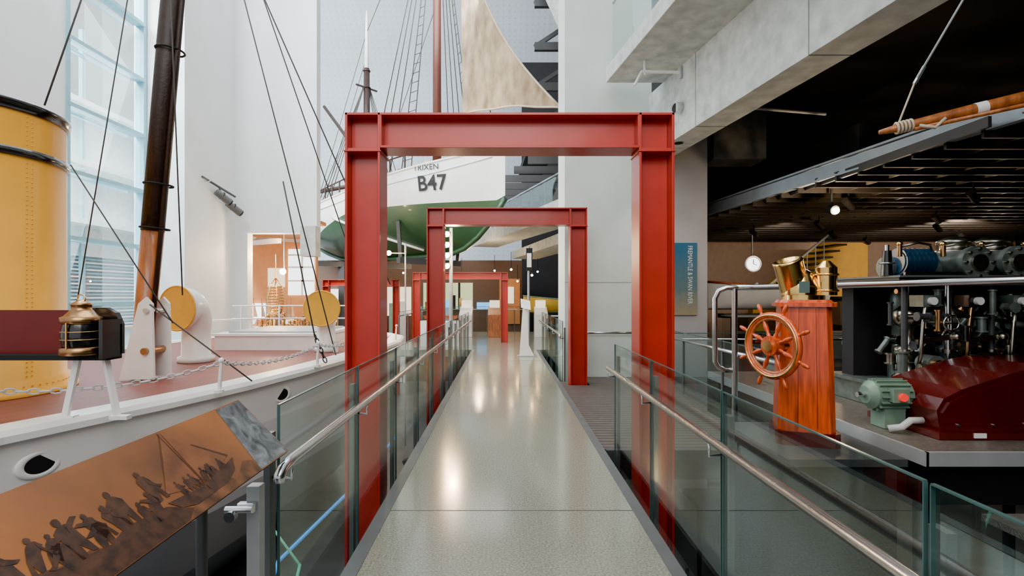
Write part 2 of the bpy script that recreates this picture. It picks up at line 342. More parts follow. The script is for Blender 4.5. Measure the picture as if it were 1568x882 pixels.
b=B('yellow_ship_funnel'); o=(-5.52,5.25,.605); R=.80
b.lathe([(R+.10,0),(R+.10,.04),(R+.04,.05),(R+.04,.14),(R,.15),(R,2.70),(R,2.86)],o,YEL,48)
b.lathe([(R,2.80),(R+.02,2.80),(R+.02,2.86),(R+.035,2.87),(R+.035,2.9),(R,2.92),(R-.05,2.92),(R-.05,2.0)],o,BLACKG,48)
b.lathe([(R,2.36),(R+.025,2.36),(R+.025,2.44),(R,2.44)],o,BLACKG,48)
for a in range(-150,60,70):
    t=math.radians(a)
    for k in range(58):
        z=.75+k*.046
        if 2.93<z<3.08: continue
        for dt in(-.03,.03): b.sph((o[0]+R*math.cos(t+dt),o[1]+R*math.sin(t+dt),z),.008,YEL,seg=6)
for k in range(70):
    t=2*math.pi*k/70; b.sph((o[0]+(R+.04)*math.cos(t),o[1]+(R+.04)*math.sin(t),.70),.01,YEL,seg=6)
t=math.radians(-38); ex,ey=o[0]+(R+.05)*math.cos(t),o[1]+(R+.05)*math.sin(t)
b.torus((ex,ey,3.0),(0,1,0),.045,.012,BLACK,16,6)
b.done()

b=B('wooden_ship_mast')
p0=V((-4.33,6.1,.62)); dr=V((.39,0,4.52)).normalized()
def mp(s): return p0+dr*s
b.tube([mp(0),mp(.6),mp(1.75)],[.10,.115,.12],WOODO,20); b.tube([mp(1.75),mp(4),mp(9)],[.122,.125,.10],WOODD,20)
b.tube([mp(.1)+V((.13,-.06,0)),mp(5)+V((.16,-.06,0)),mp(9)+V((.14,-.05,0))],.028,WOODD,10)
for s in(1.78,2.3,3.9): b.torus(mp(s)+V((.03,-.01,0)),dr,.15,.012,BLACK,24,6)
for yy in(5.94,6.24): b.prism([(-4.46,yy,.62),(-4.06,yy,.62),(-4.08,yy,1.5),(-4.15,yy,1.58),(-4.24,yy,1.5)],(0,.035,0),SHIPW)
b.cyl((-4.13,5.90,1.42),(-4.13,6.32,1.42),.03,STEEL); b.cyl((-4.15,5.90,.95),(-4.15,6.32,.95),.04,COPPER)
b.done()

def cowl(x,y,zm,r,yaw,stem):
    b=B('cowl_ventilator')
    d=V((math.sin(yaw)*-1,-math.cos(yaw),0))
    pts=[];rad=[]
    pts.append(V((x,y,.605)));rad.append(stem*1.25); pts.append(V((x,y,.68)));rad.append(stem*1.25); pts.append(V((x,y,.70)));rad.append(stem)
    pts.append(V((x,y,zm-r*1.1)));rad.append(stem*.95)
    for k in range(1,9):
        a=k/8*math.pi/2
        pts.append(V((x,y,zm-r*1.1))+V((0,0,1))*r*1.1*math.sin(a)+d*r*.75*(1-math.cos(a))); rad.append(stem+(r-stem)*(k/8)**1.2)
    b.tube(pts[:-1]+[pts[-1]+d*.02,pts[-1]+d*.10],rad[:-1]+[r*.97,r],SHIPW,28)
    f=pts[-1]+d*.10
    b.torus(f,d,r,.014,YELV,32,8)
    b.lathe([(r-.004,.006),(r*.9,-.0+.004),(0.001,.003)],f,YELV,32,axis=d)
    b.done()
cowl(-4.62,7.7,1.41,.32,.25,.20); cowl(-3.15,9.1,1.37,.30,-.1,.16)

b=B('ship_sidelight'); b.M=Matrix.Translation((-.05,0,.01))
b.box(-4.75,-3.30,4.12,4.16,1.12,1.47,MAROON); b.box(-4.75,-3.05,4.0,4.16,1.08,1.12,BLACK)
b.prism([(-3.32,4.10,1.12),(-3.02,4.10,1.12),(-3.02,4.10,1.36),(-3.06,4.10,1.45),(-3.14,4.10,1.49),(-3.32,4.10,1.49)],(0,.05,0),BLACKG)
b.box(-3.05,-3.02,3.92,4.12,1.10,1.40,BLACKG)
o=(-3.23,3.98,1.13)
b.lathe([(.13,0),(.14,.01),(.14,.05),(.125,.06)],o,COPPER); b.lathe([(.115,.06),(.125,.10),(.13,.15),(.125,.20),(.115,.24)],o,BLACKG)
b.lathe([(.125,.24),(.135,.25),(.135,.29),(.11,.30),(.075,.34),(.065,.35),(.065,.38),(.075,.385),(.05,.405),(.02,.42),(.0,.425)],o,COPPER)
for k in range(3):
    t=2*math.pi*k/3+.5; b.cyl((o[0]+.135*math.cos(t),o[1]+.135*math.sin(t),1.18),(o[0]+.135*math.cos(t),o[1]+.135*math.sin(t),1.38),.009,BRASS,seg=6)
for z in(1.25,1.31): b.torus((o[0],o[1],z),(0,0,1),.134,.004,BRASS,24,5)
b.torus((o[0],o[1],1.565),(0,1,0),.03,.006,BRASS,16,5)
for (x,x2) in((-3.34,-3.42),(-3.12,-3.0),(-4.6,-4.7)):
    b.beam((x,4.08,1.09),(x2,4.05,.61),.045,.03,SHIPW)
    b.beam((x2-.05,4.05,.625),(x2+.09,4.05,.625),.06,.03,SHIPW)
b.M=Matrix.Identity(4); b.done()

b=B('ship_rigging_lines')
L=[((-4.9,6.0,5.2),(-5.2,5.8,3.75),.010),((-4.4,6.1,5.6),(-5.0,6.0,1.5),.007),((-4.15,8,6.6),(-2.62,8,.66),.010),((-3.9,8.0,6.6),(-2.1,9.5,1.8),.011),((-4.0,8.2,6.8),(-2.5,9.6,1.3),.010),
 ((-4.65,5.5,3.0),(-3.55,5.5,1.3),.007),((-3.78,5.8,5.2),(-3.95,6.3,1.6),.008),((-3.8,5.5,1.5),(-2.75,5.6,.66),.008)]
for p,q,r in L: b.tube([p,q],r,ROPE,6)
chain(b,[(-2.66,7.2,1.05),(-2.5,7.2,.66)],.025,BLACK); b.tube([(-3.1,7.2,3.2),(-2.66,7.2,1.05)],.01,ROPE,6)
b.done()

# ------------------------------------------------------------------ left walls + window
b=B('wall_left'); b.box(-8.8,-8.5,-3,9.95,-2.6,16,WHITE)
b.box(-8.8,-8.5,9.95,12.2,-2.6,-1.2,WHITE); b.done()
b=B('window_1')
for y in(9.98,12.12): b.box(-8.68,-8.48,y-.05,y+.05,-1.2,16,WINF)
z=-1.2
while z<16:
    b.box(-8.66,-8.46,10,12.1,z-.04,z+.04,WINF); b.box(-8.95,-8.88,10,12.1,z-.03,z+.03,WINF); z+=1.31
b.box(-8.58,-8.57,10,12.1,-1.2,16,WGLASS); b.done()
b=B('wall_pier'); b.box(-8.8,-7.6,12.2,12.5,-2.6,16,WHITE); b.done()
b=B('wall_left_inner'); b.box(-7.9,-7.6,12.5,14.5,-2.6,16,WHITE); b.done()
b=B('wall_left_end'); y0,y1=14.5,14.8
b.box(-7.6,-7.25,y0,y1,-2.6,16,WHITE); b.box(-7.25,-5.45,y0,y1,3.36,16,WHITE); b.box(-5.45,-5.29,y0,y1,3.55,16,WHITE)
b.box(-7.25,-5.29,y0,y1,-2.6,.5,WHITE); b.box(-5.72,-5.29,y0-.1,y1,2.7,3.55,CONC); b.done()
b=B('rear_light_blocker'); b.box(2,17.5,-3.4,-3.2,-2.6,5.6,DARK); b.box(-8.5,2,-3.4,-3.2,-2.6,0,DARK); b.done()  # unseen partial wall added to keep light off right hall and lower floor
b=B('outside_building')
b.box(-17,-16.8,10,28,-2.6,9,OUTB)
for k in range(22): b.box(-16.8,-16.6,12,26,.2+k*.14,.26+k*.14,OUTB if k%2 else WINF)
for z in(4.3,6.5,8.8): b.box(-16.8,-15.8,10,28,z,z+.2,OUTB)
for y in(14,17,20,23): b.box(-16.6,-16.45,y,y+.15,-2.6,12,WINF)
b.done()
b=B('side_gallery_room'); b.box(-10,-6.95,19,19.2,-2.6,3.8,WARMW); b.box(-10,-6.95,14.9,19,-2.6,.45,BEIGE); b.box(-10,-6.95,14.9,19,3.7,3.8,WARMW); b.box(-6.95,-5.4,14.9,16.4,-2.6,.45,BEIGE); b.box(-6.95,-5.4,14.9,15.6,3.7,3.8,WARMW)
b.box(-7.95,-7.0,18.9,18.98,1.6,3.3,BRIGHTW)
for z in(2.1,2.6,3.05): b.box(-7.95,-7.0,18.86,18.9,z,z+.06,WHITEP)
b.box(-7.45,-7.39,18.86,18.9,1.6,3.3,WHITEP)
b.box(-9.3,-8.8,18.9,18.98,.7,1.3,BRIGHTW); b.box(-8.7,-8.1,18.9,18.98,1.9,2.6,CASEW)
b.beam((-9.3,18,3.4),(-7.0,16,3.3),.12,.15,WHITEP); b.beam((-9.3,16.5,3.5),(-7.0,18,3.5),.08,.1,GREY); b.done()
b=B('brass_lighthouse_lens'); o=(-7.25,16.3,.455)
b.lathe([(.30,0),(.30,.08),(.10,.16),(.08,.5),(.16,.55),(.20,.62),(.20,.66)],o,BRASS,20,smooth=False)
for k in range(9): b.torus((o[0],o[1],1.15+k*.09),(0,0,1),.20+.06*math.sin(k/8*math.pi),.015,BRASS,20,6)
for k in range(6):
    t=k*math.pi/3; b.tube([(o[0]+.2*math.cos(t),o[1]+.2*math.sin(t),1.1),(o[0]+.27*math.cos(t),o[1]+.27*math.sin(t),1.5),(o[0]+.2*math.cos(t),o[1]+.2*math.sin(t),1.9),(o[0],o[1],2.15)],.014,BRASS,6)
b.cyl((o[0],o[1],2.1),(o[0],o[1],2.9),.02,BRASS,seg=8)
b.done()
b=B('brass_engine_exhibit')
for k in range(16):
    x=-7.3+k*.12; yy=15.25+.4*random.random(); h=.75+.45*random.random()
    b.cyl((x,yy,.455),(x,yy,h),.04+.02*random.random(),[BRASS,CHROME,COPPER][k%3],seg=10); b.torus((x,yy-.1,h-.1),(0,1,0),.07,.015,[COPPER,BRASS][k%2],14,6); b.sph((x,yy,h+.03),.05,BRASS,seg=10)
b.done()
b=B('model_ship_display')
for k in range(4):
    x=-8.5+k*.42; y=17.2; z=.55
    b.box(x-.18,x+.18,17,17.4,.455,.55,WHITEP)
    b.prism([(x-.2,y,z+.22),(x+.22,y,z+.26),(x+.14,y,z+.08),(x-.14,y,z+.08)],(0,.12,0),[WHITEP,WOODP,BLUE,WHITEP][k])
    for dx in(-.07,.08): b.cyl((x+dx,y+.06,z+.2),(x+dx,y+.06,z+.95),.008,WOODO,seg=6); b.add([(x+dx,y+.06,z+.9),(x+dx+.13,y+.06,z+.32),(x+dx,y+.06,z+.32)],[(0,1,2)],SAIL)
    b.cyl((x,y+.06,.5),(x,y+.06,.65),.02,BRASS,seg=8)
b.done()
b=B('wall_spotlight_track'); b.cyl((-7.5,12.75,4.55),(-7.5,14.3,4.35),.03,STEELD)
b.cyl((-7.6,13.0,4.5),(-7.45,13.0,4.5),.02,STEEL)
for y,z in((13.5,4.2),(14.05,4.0)):
    b.cyl((-7.5,y,z+.25),(-7.42,y,z),.02,STEELD); b.cyl((-7.5,y-.14,z+.1),(-7.3,y+.15,z-.12),.085,POST,r2=.10)
    b.cyl((-7.31,y+.14,z-.11),(-7.28,y+.18,z-.14),.085,BLACK); b.torus((-7.42,y,z+.02),(-.2,-.3,.22),.10,.012,BLACK,16,6)
b.done()

# ------------------------------------------------------------------ vaulted ceiling
VA=bpy.data.materials.new('perforated_vault_panel'); VA.use_nodes=True; nt=VA.node_tree; nn=nt.nodes; l=nt.links; p=nn['Principled BSDF']
tc=nn.new('ShaderNodeTexCoord'); br=nn.new('ShaderNodeTexBrick'); br.inputs['Scale'].default_value=1
br.inputs['Color1'].default_value=(.50,.57,.63,1);br.inputs['Color2'].default_value=(.49,.56,.62,1);br.inputs['Mortar'].default_value=(.43,.49,.55,1)
br.inputs['Mortar Size'].default_value=.01; br.inputs['Brick Width'].default_value=1.2; br.inputs['Row Height'].default_value=1.2; br.offset=0
l.new(tc.outputs['UV'],br.inputs[0])
vo=nn.new('ShaderNodeTexVoronoi'); vo.inputs['Randomness'].default_value=0; vo.inputs['Scale'].default_value=3.3; l.new(tc.outputs['UV'],vo.inputs['Vector'])
lt=nn.new('ShaderNodeMath'); lt.operation='LESS_THAN'; lt.inputs[1].default_value=.2; l.new(vo.outputs['Distance'],lt.inputs[0])
mx=nn.new('ShaderNodeMix'); mx.data_type='RGBA'; l.new(lt.outputs[0],mx.inputs[0]); l.new(br.outputs[0],mx.inputs[6]); mx.inputs[7].default_value=(.43,.50,.57,1)
l.new(mx.outputs[2],p.inputs['Base Color']); p.inputs['Roughness'].default_value=.7
b=B('ceiling_vault'); pr=[(32,-2.6),(32,5),(31.6,8),(30.5,11),(28.4,14),(25,16.8),(20,18.8),(14,19.8),(6,20)]
pr2=[]
for i in range(len(pr)-1): pr2+= [(pr[i][0]+(pr[i+1][0]-pr[i][0])*k/3,pr[i][1]+(pr[i+1][1]-pr[i][1])*k/3) for k in range(3)]
pr2.append(pr[-1])
b.add([(-14,y,z) for y,z in pr2]+[(9,y,z) for y,z in pr2],[(i,i+1,len(pr2)+i+1,len(pr2)+i) for i in range(len(pr2)-1)],VA,True)
o=b.done(); me=o.data; uv=me.uv_layers.new(name='UVMap'); acc=[0]
for i in range(1,len(pr2)): acc.append(acc[-1]+math.dist(pr2[i],pr2[i-1]))
for lp in me.loops:
    i=lp.vertex_index; uv.data[lp.index].uv=(me.vertices[i].co.x,acc[i%len(pr2)])

# ------------------------------------------------------------------ pier & concrete
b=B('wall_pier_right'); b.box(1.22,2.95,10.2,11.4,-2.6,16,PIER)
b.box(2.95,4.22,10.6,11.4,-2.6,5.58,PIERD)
for z in(1.85,4.6): b.box(1.215,2.95,10.196,10.2,z,z+.012,GREY)
b.done()
b=B('poster_banner')
PO=bpy.data.materials.new('poster_print'); PO.use_nodes=True; nt=PO.node_tree; nn=nt.nodes; l=nt.links; p=nn['Principled BSDF']
tc=nn.new('ShaderNodeTexCoord'); s=nn.new('ShaderNodeSeparateXYZ'); l.new(tc.outputs['Object'],s.inputs[0])
no=nn.new('ShaderNodeTexNoise'); no.inputs['Scale'].default_value=9; l.new(tc.outputs['Object'],no.inputs[0])
mr=nn.new('ShaderNodeMapRange'); mr.inputs[1].default_value=1.19; mr.inputs[2].default_value=2.68; l.new(s.outputs[2],mr.inputs[0])
ma=nn.new('ShaderNodeMath'); ma.operation='MULTIPLY_ADD'; ma.inputs[1].default_value=.25; l.new(no.outputs[0],ma.inputs[0]); l.new(mr.outputs[0],ma.inputs[2])
r=nn.new('ShaderNodeValToRGB'); e=r.color_ramp.elements; e[0].position=.1; e[0].color=(.36,.29,.18,1); e[1].position=1; e[1].color=(.015,.13,.25,1); k=e.new(.5); k.color=(.10,.18,.20,1)
l.new(ma.outputs[0],r.inputs[0]); l.new(r.outputs[0],p.inputs['Base Color'])
b.box(3.44,3.99,10.55,10.59,1.19,2.68,PO)
vs,fs=textgeo('FREMANTLE & SWAN RIVER',.135); b.add([(3.84+v.y*1.0,10.545,2.62-.60-v.x*.72) for v in vs],fs,LETW)
b.done()
def ln(x10,y): return x10+.147*(10-y)
b=B('concrete_beam')
def sk(b,xa,xb,ya,yb,za,zb,m):
    b.add([(ln(x,y),y,z) for x in(xa,xb) for y in(ya,yb) for z in(za,zb)],[(0,1,3,2),(4,6,7,5),(0,4,5,1),(2,3,7,6),(0,2,6,4),(1,5,7,3)],m)
sk(b,2.92,3.42,-3,10.55,4.37,5.58,CONC)
for y in(8.4,5.9): sk(b,2.915,3.425,y,y+.012,4.365,5.58,POST)
b.cyl((3.18,9.3,4.40),(3.18,9.3,4.36),.10,STEEL); b.cyl((3.18,9.3,4.37),(3.18,9.3,4.355),.08,BLACK)
b.cyl((3.1,8.9,4.85),(2.98,8.88,4.85),.10,STEEL); b.cyl((3.02,8.9,4.85),(2.975,8.88,4.85),.08,BLACK)
b.done(.01)
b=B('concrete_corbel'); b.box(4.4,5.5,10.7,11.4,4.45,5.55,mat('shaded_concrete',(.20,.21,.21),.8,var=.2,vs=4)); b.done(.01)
b=B('ceiling_slab_upper'); sk(b,1.86,3.42,-3,9.6,5.58,5.86,CONC); b.done(.01)
b=B('ceiling'); sk(b,3.42,18,-3,10.55,5.6,5.75,BLACK); b.box(3.3,18,10.55,18,5.6,5.75,BLACK); b.done()
b=B('upper_gallery_balustrade'); sk(b,1.95,1.965,2,9.5,5.87,7.0,GLASS); sk(b,1.94,1.975,2,9.5,7.0,7.03,STEEL); b.done()
b=B('sprinkler_bracket'); b.cyl((2.35,8.7,5.4),(3.0,8.5,5.3),.025,WHITEP); b.cyl((2.35,8.7,5.4),(2.2,8.6,5.12),.025,WHITEP); b.cyl((2.4,8.7,5.58),(2.4,8.7,5.35),.02,WHITEP); b.cyl((2.95,8.5,5.4),(2.95,8.5,5.2),.03,GREY); b.done()

# ------------------------------------------------------------------ right hall shell
b=B('wall_right'); b.box(17.5,17.8,-3,18,-2.6,5.6,DARK); b.done()
b=B('wall_back_right'); b.box(4.3,17.8,17.5,17.7,-2.6,3.9,BEIGE); b.box(4.3,17.8,17.5,17.7,3.9,5.6,BLACK); b.box(4.2,4.35,11.4,17.5,-2.6,12,DARK); b.done()
b=B('wall_back_dark'); b.box(1.0,9,28,28.3,-2.6,17,DARK); b.done()
b=B('ceiling_lighting_grid')
for k in range(27):
    y=5.4+k*.45; x0=5.1+.1*(9.8-y)
    b.box(x0,17,y,y+.04,3.40,3.54,GRIDS)
    b.box(x0,17,y-.03,y+.07,3.54,3.555,STEELD)
for k in range(16):
    x=5.3+k*.75; b.box(x,x+.04,5.6,17,3.44,3.56,GRIDS)
def gl(y): return 5.1+.116*(9.8-y)
b.beam((gl(3),3,3.5),(gl(17),17,3.5),.10,.03,GRIDB); b.beam((gl(3),3,3.62),(gl(17),17,3.62),.03,.2,GRIDB); b.beam((gl(3),3,3.75),(gl(17),17,3.75),.10,.03,GRIDB)
b.beam((gl(3)+.35,3,3.72),(gl(17)+.35,17,3.72),.06,.06,GRIDB)
b.done()
b=B('ceiling_air_duct'); b.box(6.6,7.6,9.5,13,4.3,4.8,STEELD); b.cyl((4.3,9,4.9),(5.6,8.9,4.75),.03,GREY); b.done()
b=B('track_spotlights')
for x,y in((6.2,9.2),(7.8,8.5),(7.4,12),(9.3,11),(10.6,12.5),(6.6,13.5),(11.5,10),(9,14),(12.5,14),(11,15.5),(13.5,12)):
    b.cyl((x,y,3.45),(x,y,3.3),.015,BLACK,seg=6); b.cyl((x-.1,y-.05,3.3),(x+.1,y+.05,3.18),.06,BLACK); b.cyl((x+.1,y+.05,3.18),(x+.105,y+.052,3.177),.045,GREY)
b.done()
b=B('ochre_staircase')
b.prism([(7.6,15.6,-.0),(11.1,15.6,-.0),(11.1,15.6,3.2),(9.7,15.6,3.2),(7.6,15.6,1.5)],(0,.3,0),OCHRE)
for k in range(10): b.box(7.7+k*.2,8.0+k*.2,14.6,15.6,1.4+k*.18,1.45+k*.18,STEELD)
b.beam((7.6,14.6,1.9),(9.3,14.6,3.35),.05,.05,GREY)
for k in range(7): b.beam((7.7+k*.24,14.6,1.4+k*.2),(7.7+k*.24,14.6,1.98+k*.2),.02,.02,GREY)
b.done()
b=B('white_dinghy')
def dinghy(b,cx,cy,cz,Ln,W,H,m,m2):
    n=12; rings=[]
    for i in range(n+1):
        t=i/n; w=W/2*(math.sin(math.pi*min(1,(.08+t*.75))))**.8 if t<1 else W*.3
        if t==0: w=.02
        sh=H*(1+.35*(1-t)**2)
        rings.append([(cx-Ln/2+Ln*t,cy+w*math.cos(a)*-1,cz+ (sh*(1-abs(math.sin(a))) )) for a in [math.pi*k/8 for k in range(9)]])
    vs=[p for r in rings for p in r]
    b.add(vs,[(i*9+k,i*9+k+1,(i+1)*9+k+1,(i+1)*9+k) for i in range(n) for k in range(8)],m,True)
    b.tube([r[0] for r in rings],.03,m2,6); b.tube([r[8] for r in rings],.03,m2,6)
dinghy(b,6.4,12.5,1.25,2.8,1.0,.5,SHIPW,WOODP); b.beam((5.3,12.5,1.1),(7.4,12.5,1.1),.4,.1,STEELD)
b.beam((5.8,12.5,1.5),(6.2,12.5,1.9),.05,.05,WHITEP)
for x in(5.6,7.2): b.cyl((x,12.5,0),(x,12.5,1.1),.05,STEELD)
b.done()
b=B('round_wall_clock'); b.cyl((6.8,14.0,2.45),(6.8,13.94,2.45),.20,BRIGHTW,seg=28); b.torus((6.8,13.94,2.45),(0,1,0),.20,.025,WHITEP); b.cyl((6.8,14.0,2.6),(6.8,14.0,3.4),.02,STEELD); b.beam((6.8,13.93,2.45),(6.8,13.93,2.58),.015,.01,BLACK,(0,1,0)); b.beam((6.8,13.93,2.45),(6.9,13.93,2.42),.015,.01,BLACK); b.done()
b=B('exhibit_crate'); b.box(9.6,11.3,14.6,15.2,.75,1.5,mat('crate_wood',(.12,.085,.065),.7)); b.box(9.5,11.4,14.5,15.3,1.5,1.56,DARK)
for k in range(5): b.box(9.75+k*.32,9.95+k*.32,14.57,14.6,1.05,1.25,BEIGE)
b.box(9.6,11.3,14.6,15.2,0,.75,DARK); b.done()
b=B('display_plinth')
b.box(6.5,12.6,12.9,13.8,0,.6,mat('grey_plinth',(.24,.26,.27),.5)); b.box(6.5,12.6,12.88,13.82,.6,.64,GREY); b.done()
b=B('display_showcases')
for x,y in((5.2,11.6),(8.2,11.6),(11.6,11.8)):
    b.box(x,x+1.1,y,y+.6,0,.5,POST); b.box(x,x+1.1,y,y+.6,.5,1.1,GLASS); b.box(x-.02,x+1.12,y-.02,y+.62,1.1,1.13,GREY)
    b.box(x+.2,x+.5,y+.2,y+.4,.5,.75,BRASS); b.box(x+.6,x+.9,y+.2,y+.45,.5,.65,WOODP)
b.done()
b=B('mezzanine_floor_right'); b.box(4.35,17,11.45,17.4,-2.6,.0,mat('mezz_floor',(.12,.12,.13),.5)); b.done()

# ------------------------------------------------------------------ tubular rails on right
b=B('tubular_handrail')
b.tube([(2.66,6.0,1.69),(2.9,5.9,1.69),(3.75,4.9,1.71),(3.95,4.5,1.72),(4.6,3.9,1.74),(5.6,3.7,1.75)],.034,STEEL,14)
b.tube([(2.95,5.9,1.69),(2.62,6.0,1.69),(2.53,6.02,1.65),(2.49,6.03,1.56),(2.49,6.03,.82),(2.53,6.02,.75),(2.6,6,.72),(2.7,6,.72)],.03,STEEL,12)
b.cyl((2.70,5.98,-2.6),(2.70,5.98,1.68),.032,STEEL)
b.done()

# ------------------------------------------------------------------ binnacle with wheel
b=B('binnacle_with_ships_wheel')
b.M=Matrix.Translation((2.69,4.6,0))@Matrix.Rotation(-.35,4,'Z')
def frust(w0,d0,w1,d1,z0,z1,m,c=.05):
    def ring(w,d,z): return [(-w+c,-d,z),(w-c,-d,z),(w,-d+c,z),(w,d-c,z),(w-c,d,z),(-w+c,d,z),(-w,d-c,z),(-w,-d+c,z)]
    A=ring(w0,d0,z0);C=ring(w1,d1,z1)
    b.add(A+C,[(k,(k+1)%8,8+(k+1)%8,8+k) for k in range(8)]+[tuple(range(8)),tuple(range(15,7,-1))],m)
frust(.25,.23,.25,.23,.30,.42,WOODR); frust(.222,.20,.195,.18,.42,1.50,WOODP); frust(.23,.21,.23,.21,1.50,1.535,WOODP); frust(.21,.2,.19,.18,1.535,1.56,WOODP)
for x in(-.07,.07): b.beam((x*1.08,-.2015,.45),(x*.92,-.1815,1.49),.003,.004,WOODR,(1,0,0))
b.cyl((0,0,1.56),(0,0,1.60),.17,BRASS,seg=28)
b.lathe([(.16,1.6),(.165,1.66),(.15,1.70),(.13,1.76),(.10,1.80),(.05,1.83),(0,1.835)],(-.02,0,0),BRASS,28)
b.lathe([(.115,0),(.12,.02),(.12,.30),(.125,.31),(.125,.33),(.10,.335),(.09,.30),(0,.30)],(-.05,0,1.60),BRASS,28,axis=(-.28,-.25,1))
b.cyl((.17,-.05,1.60),(.17,-.05,1.84),.085,BRASS,seg=20); b.cyl((.17,-.05,1.84),(.17,-.05,1.90),.085,BRASS,r2=.03,seg=20); b.torus((.17,-.05,1.64),(0,0,1),.09,.01,BRASS)
b.torus((.17,-.05,1.78),(0,0,1),.09,.01,BRASS); b.torus((-.02,0,1.86),(1,0,0),.05,.008,BRASS,16,6)
b.box(-.06,.02,-.175,-.165,1.62,1.72,GLASSE)
b.M=Matrix.Identity(4)
nrm=V((-.94,-.34,0)); c=V((2.34,4.46,1.16)); a1=nrm.cross(V((0,0,1))).normalized(); a2=V((0,0,1))
b.cyl(c,c-nrm*.22,.045,BRASS); b.cyl(c+nrm*.04,c-nrm*.05,.085,WOODP,seg=24); b.cyl(c+nrm*.06,c-nrm*.01,.05,BRASS,seg=20)
b.torus(c,nrm,.265,.030,WOODP,40,10); b.torus(c+nrm*.026,nrm,.268,.010,BRASS,40,6); b.torus(c,nrm,.238,.018,WOODO,40,8)
for k in range(8):
    t=math.pi/8+2*math.pi*k/8; d=a1*math.cos(t)+a2*math.sin(t)
    b.lathe([(.016,.07),(.018,.10),(.012,.12),(.020,.15),(.021,.18),(.013,.21),(.016,.24),(.018,.29),(.011,.30),(.012,.31),(.019,.335),(.018,.36),(.012,.385),(0,.39)],c,WOODP,10,axis=d)
b.done()
b=B('binnacle_plinth'); b.box(2.3,3.15,4.1,5.25,-2.6,.24,DARK); b.box(2.25,3.2,4.05,5.25,.24,.30,STEELD); b.done()

# ------------------------------------------------------------------ marine engine
b=B('engine_platform'); b.box(3.3,9,4.0,8.2,.33,.38,CHECK); b.box(3.28,9,3.97,4.0,.27,.38,GREY); b.box(3.27,3.3,3.97,8.2,.27,.38,GREY)
b.box(3.4,9,4.15,8.1,-.1,.3,BLACK)
for x in(3.6,5.5,7.5):
    for y in(4.4,7.6): b.cyl((x,y,-2.6),(x,y,.3),.07,STEELD)
b.box(3.5,9,3.1,3.75,-.05,0,CHECK); b.box(3.49,9,3.07,3.1,-.1,.005,GREY)
for x in(3.7,6): b.cyl((x,3.4,-2.6),(x,3.4,-.05),.05,STEELD)
b.done()
b=B('marine_diesel_engine')
b.prism([(3.72,4.35,.385),(3.68,4.35,.62),(3.74,4.35,.72),(3.9,4.35,.80),(4.3,4.35,.93),(4.6,4.35,1.0),(6.5,4.35,1.02),(6.5,4.35,.385)],(0,.75,0),WOODR)
b.prism([(3.74,4.335,.44),(3.72,4.335,.60),(3.78,4.335,.69),(3.92,4.335,.76),(4.3,4.335,.88),(4.3,4.335,.44)],(0,.02,0),WOODR)
b.box(3.66,6.5,4.30,5.15,.385,.44,WOODR)
for x in(3.85,4.15,4.45): b.cyl((x,4.34,.5),(x,4.32,.5),.012,STEEL,seg=8)
b.box(3.95,4.05,4.29,4.3,.40,.44,WHITEP)
o=V((3.55,4.75,.68)); b.cyl(o+V((-.15,0,0)),o+V((.17,0,0)),.125,GREEN,seg=28); b.cyl(o+V((-.2,0,0)),o+V((-.15,0,0)),.08,GREEN,r2=.13,seg=28); b.cyl(o+V((-.27,0,0)),o+V((-.2,0,0)),.025,STEEL)
for k in range(16):
    t=2*math.pi*k/16; d=V((0,math.cos(t),math.sin(t))); b.beam(o+d*.135+V((-.13,0,0)),o+d*.135+V((.15,0,0)),.012,.03,GREEN,d)
b.box(3.47,3.66,4.66,4.84,.385,.57,GREEN); b.box(3.48,3.62,4.56,4.64,.64,.76,GREEN); b.cyl((3.55,4.56,.69),(3.55,4.53,.69),.035,REDB,seg=20)
b.tube([(3.42,4.55,.415),(3.5,4.5,.44),(3.58,4.5,.50),(3.68,4.5,.50)],.03,CHAINW,10)
b.box(4.05,7.2,5.2,6.3,.385,.62,GREEN2); b.box(4.0,7.25,5.15,6.35,.62,.66,GREEN2)
b.box(4.1,7.2,6.0,6.2,.66,1.7,DARK)
for i,x in enumerate((4.15,4.6,5.05,5.5,5.95,6.4,6.85)):
    for y in(5.3,6.2): b.cyl((x,y,.66),(x,y,1.72),.03,STEEL if i%2 else STEELD,seg=12); b.cyl((x,y,1.0),(x,y,1.04),.05,CHROME,seg=12)
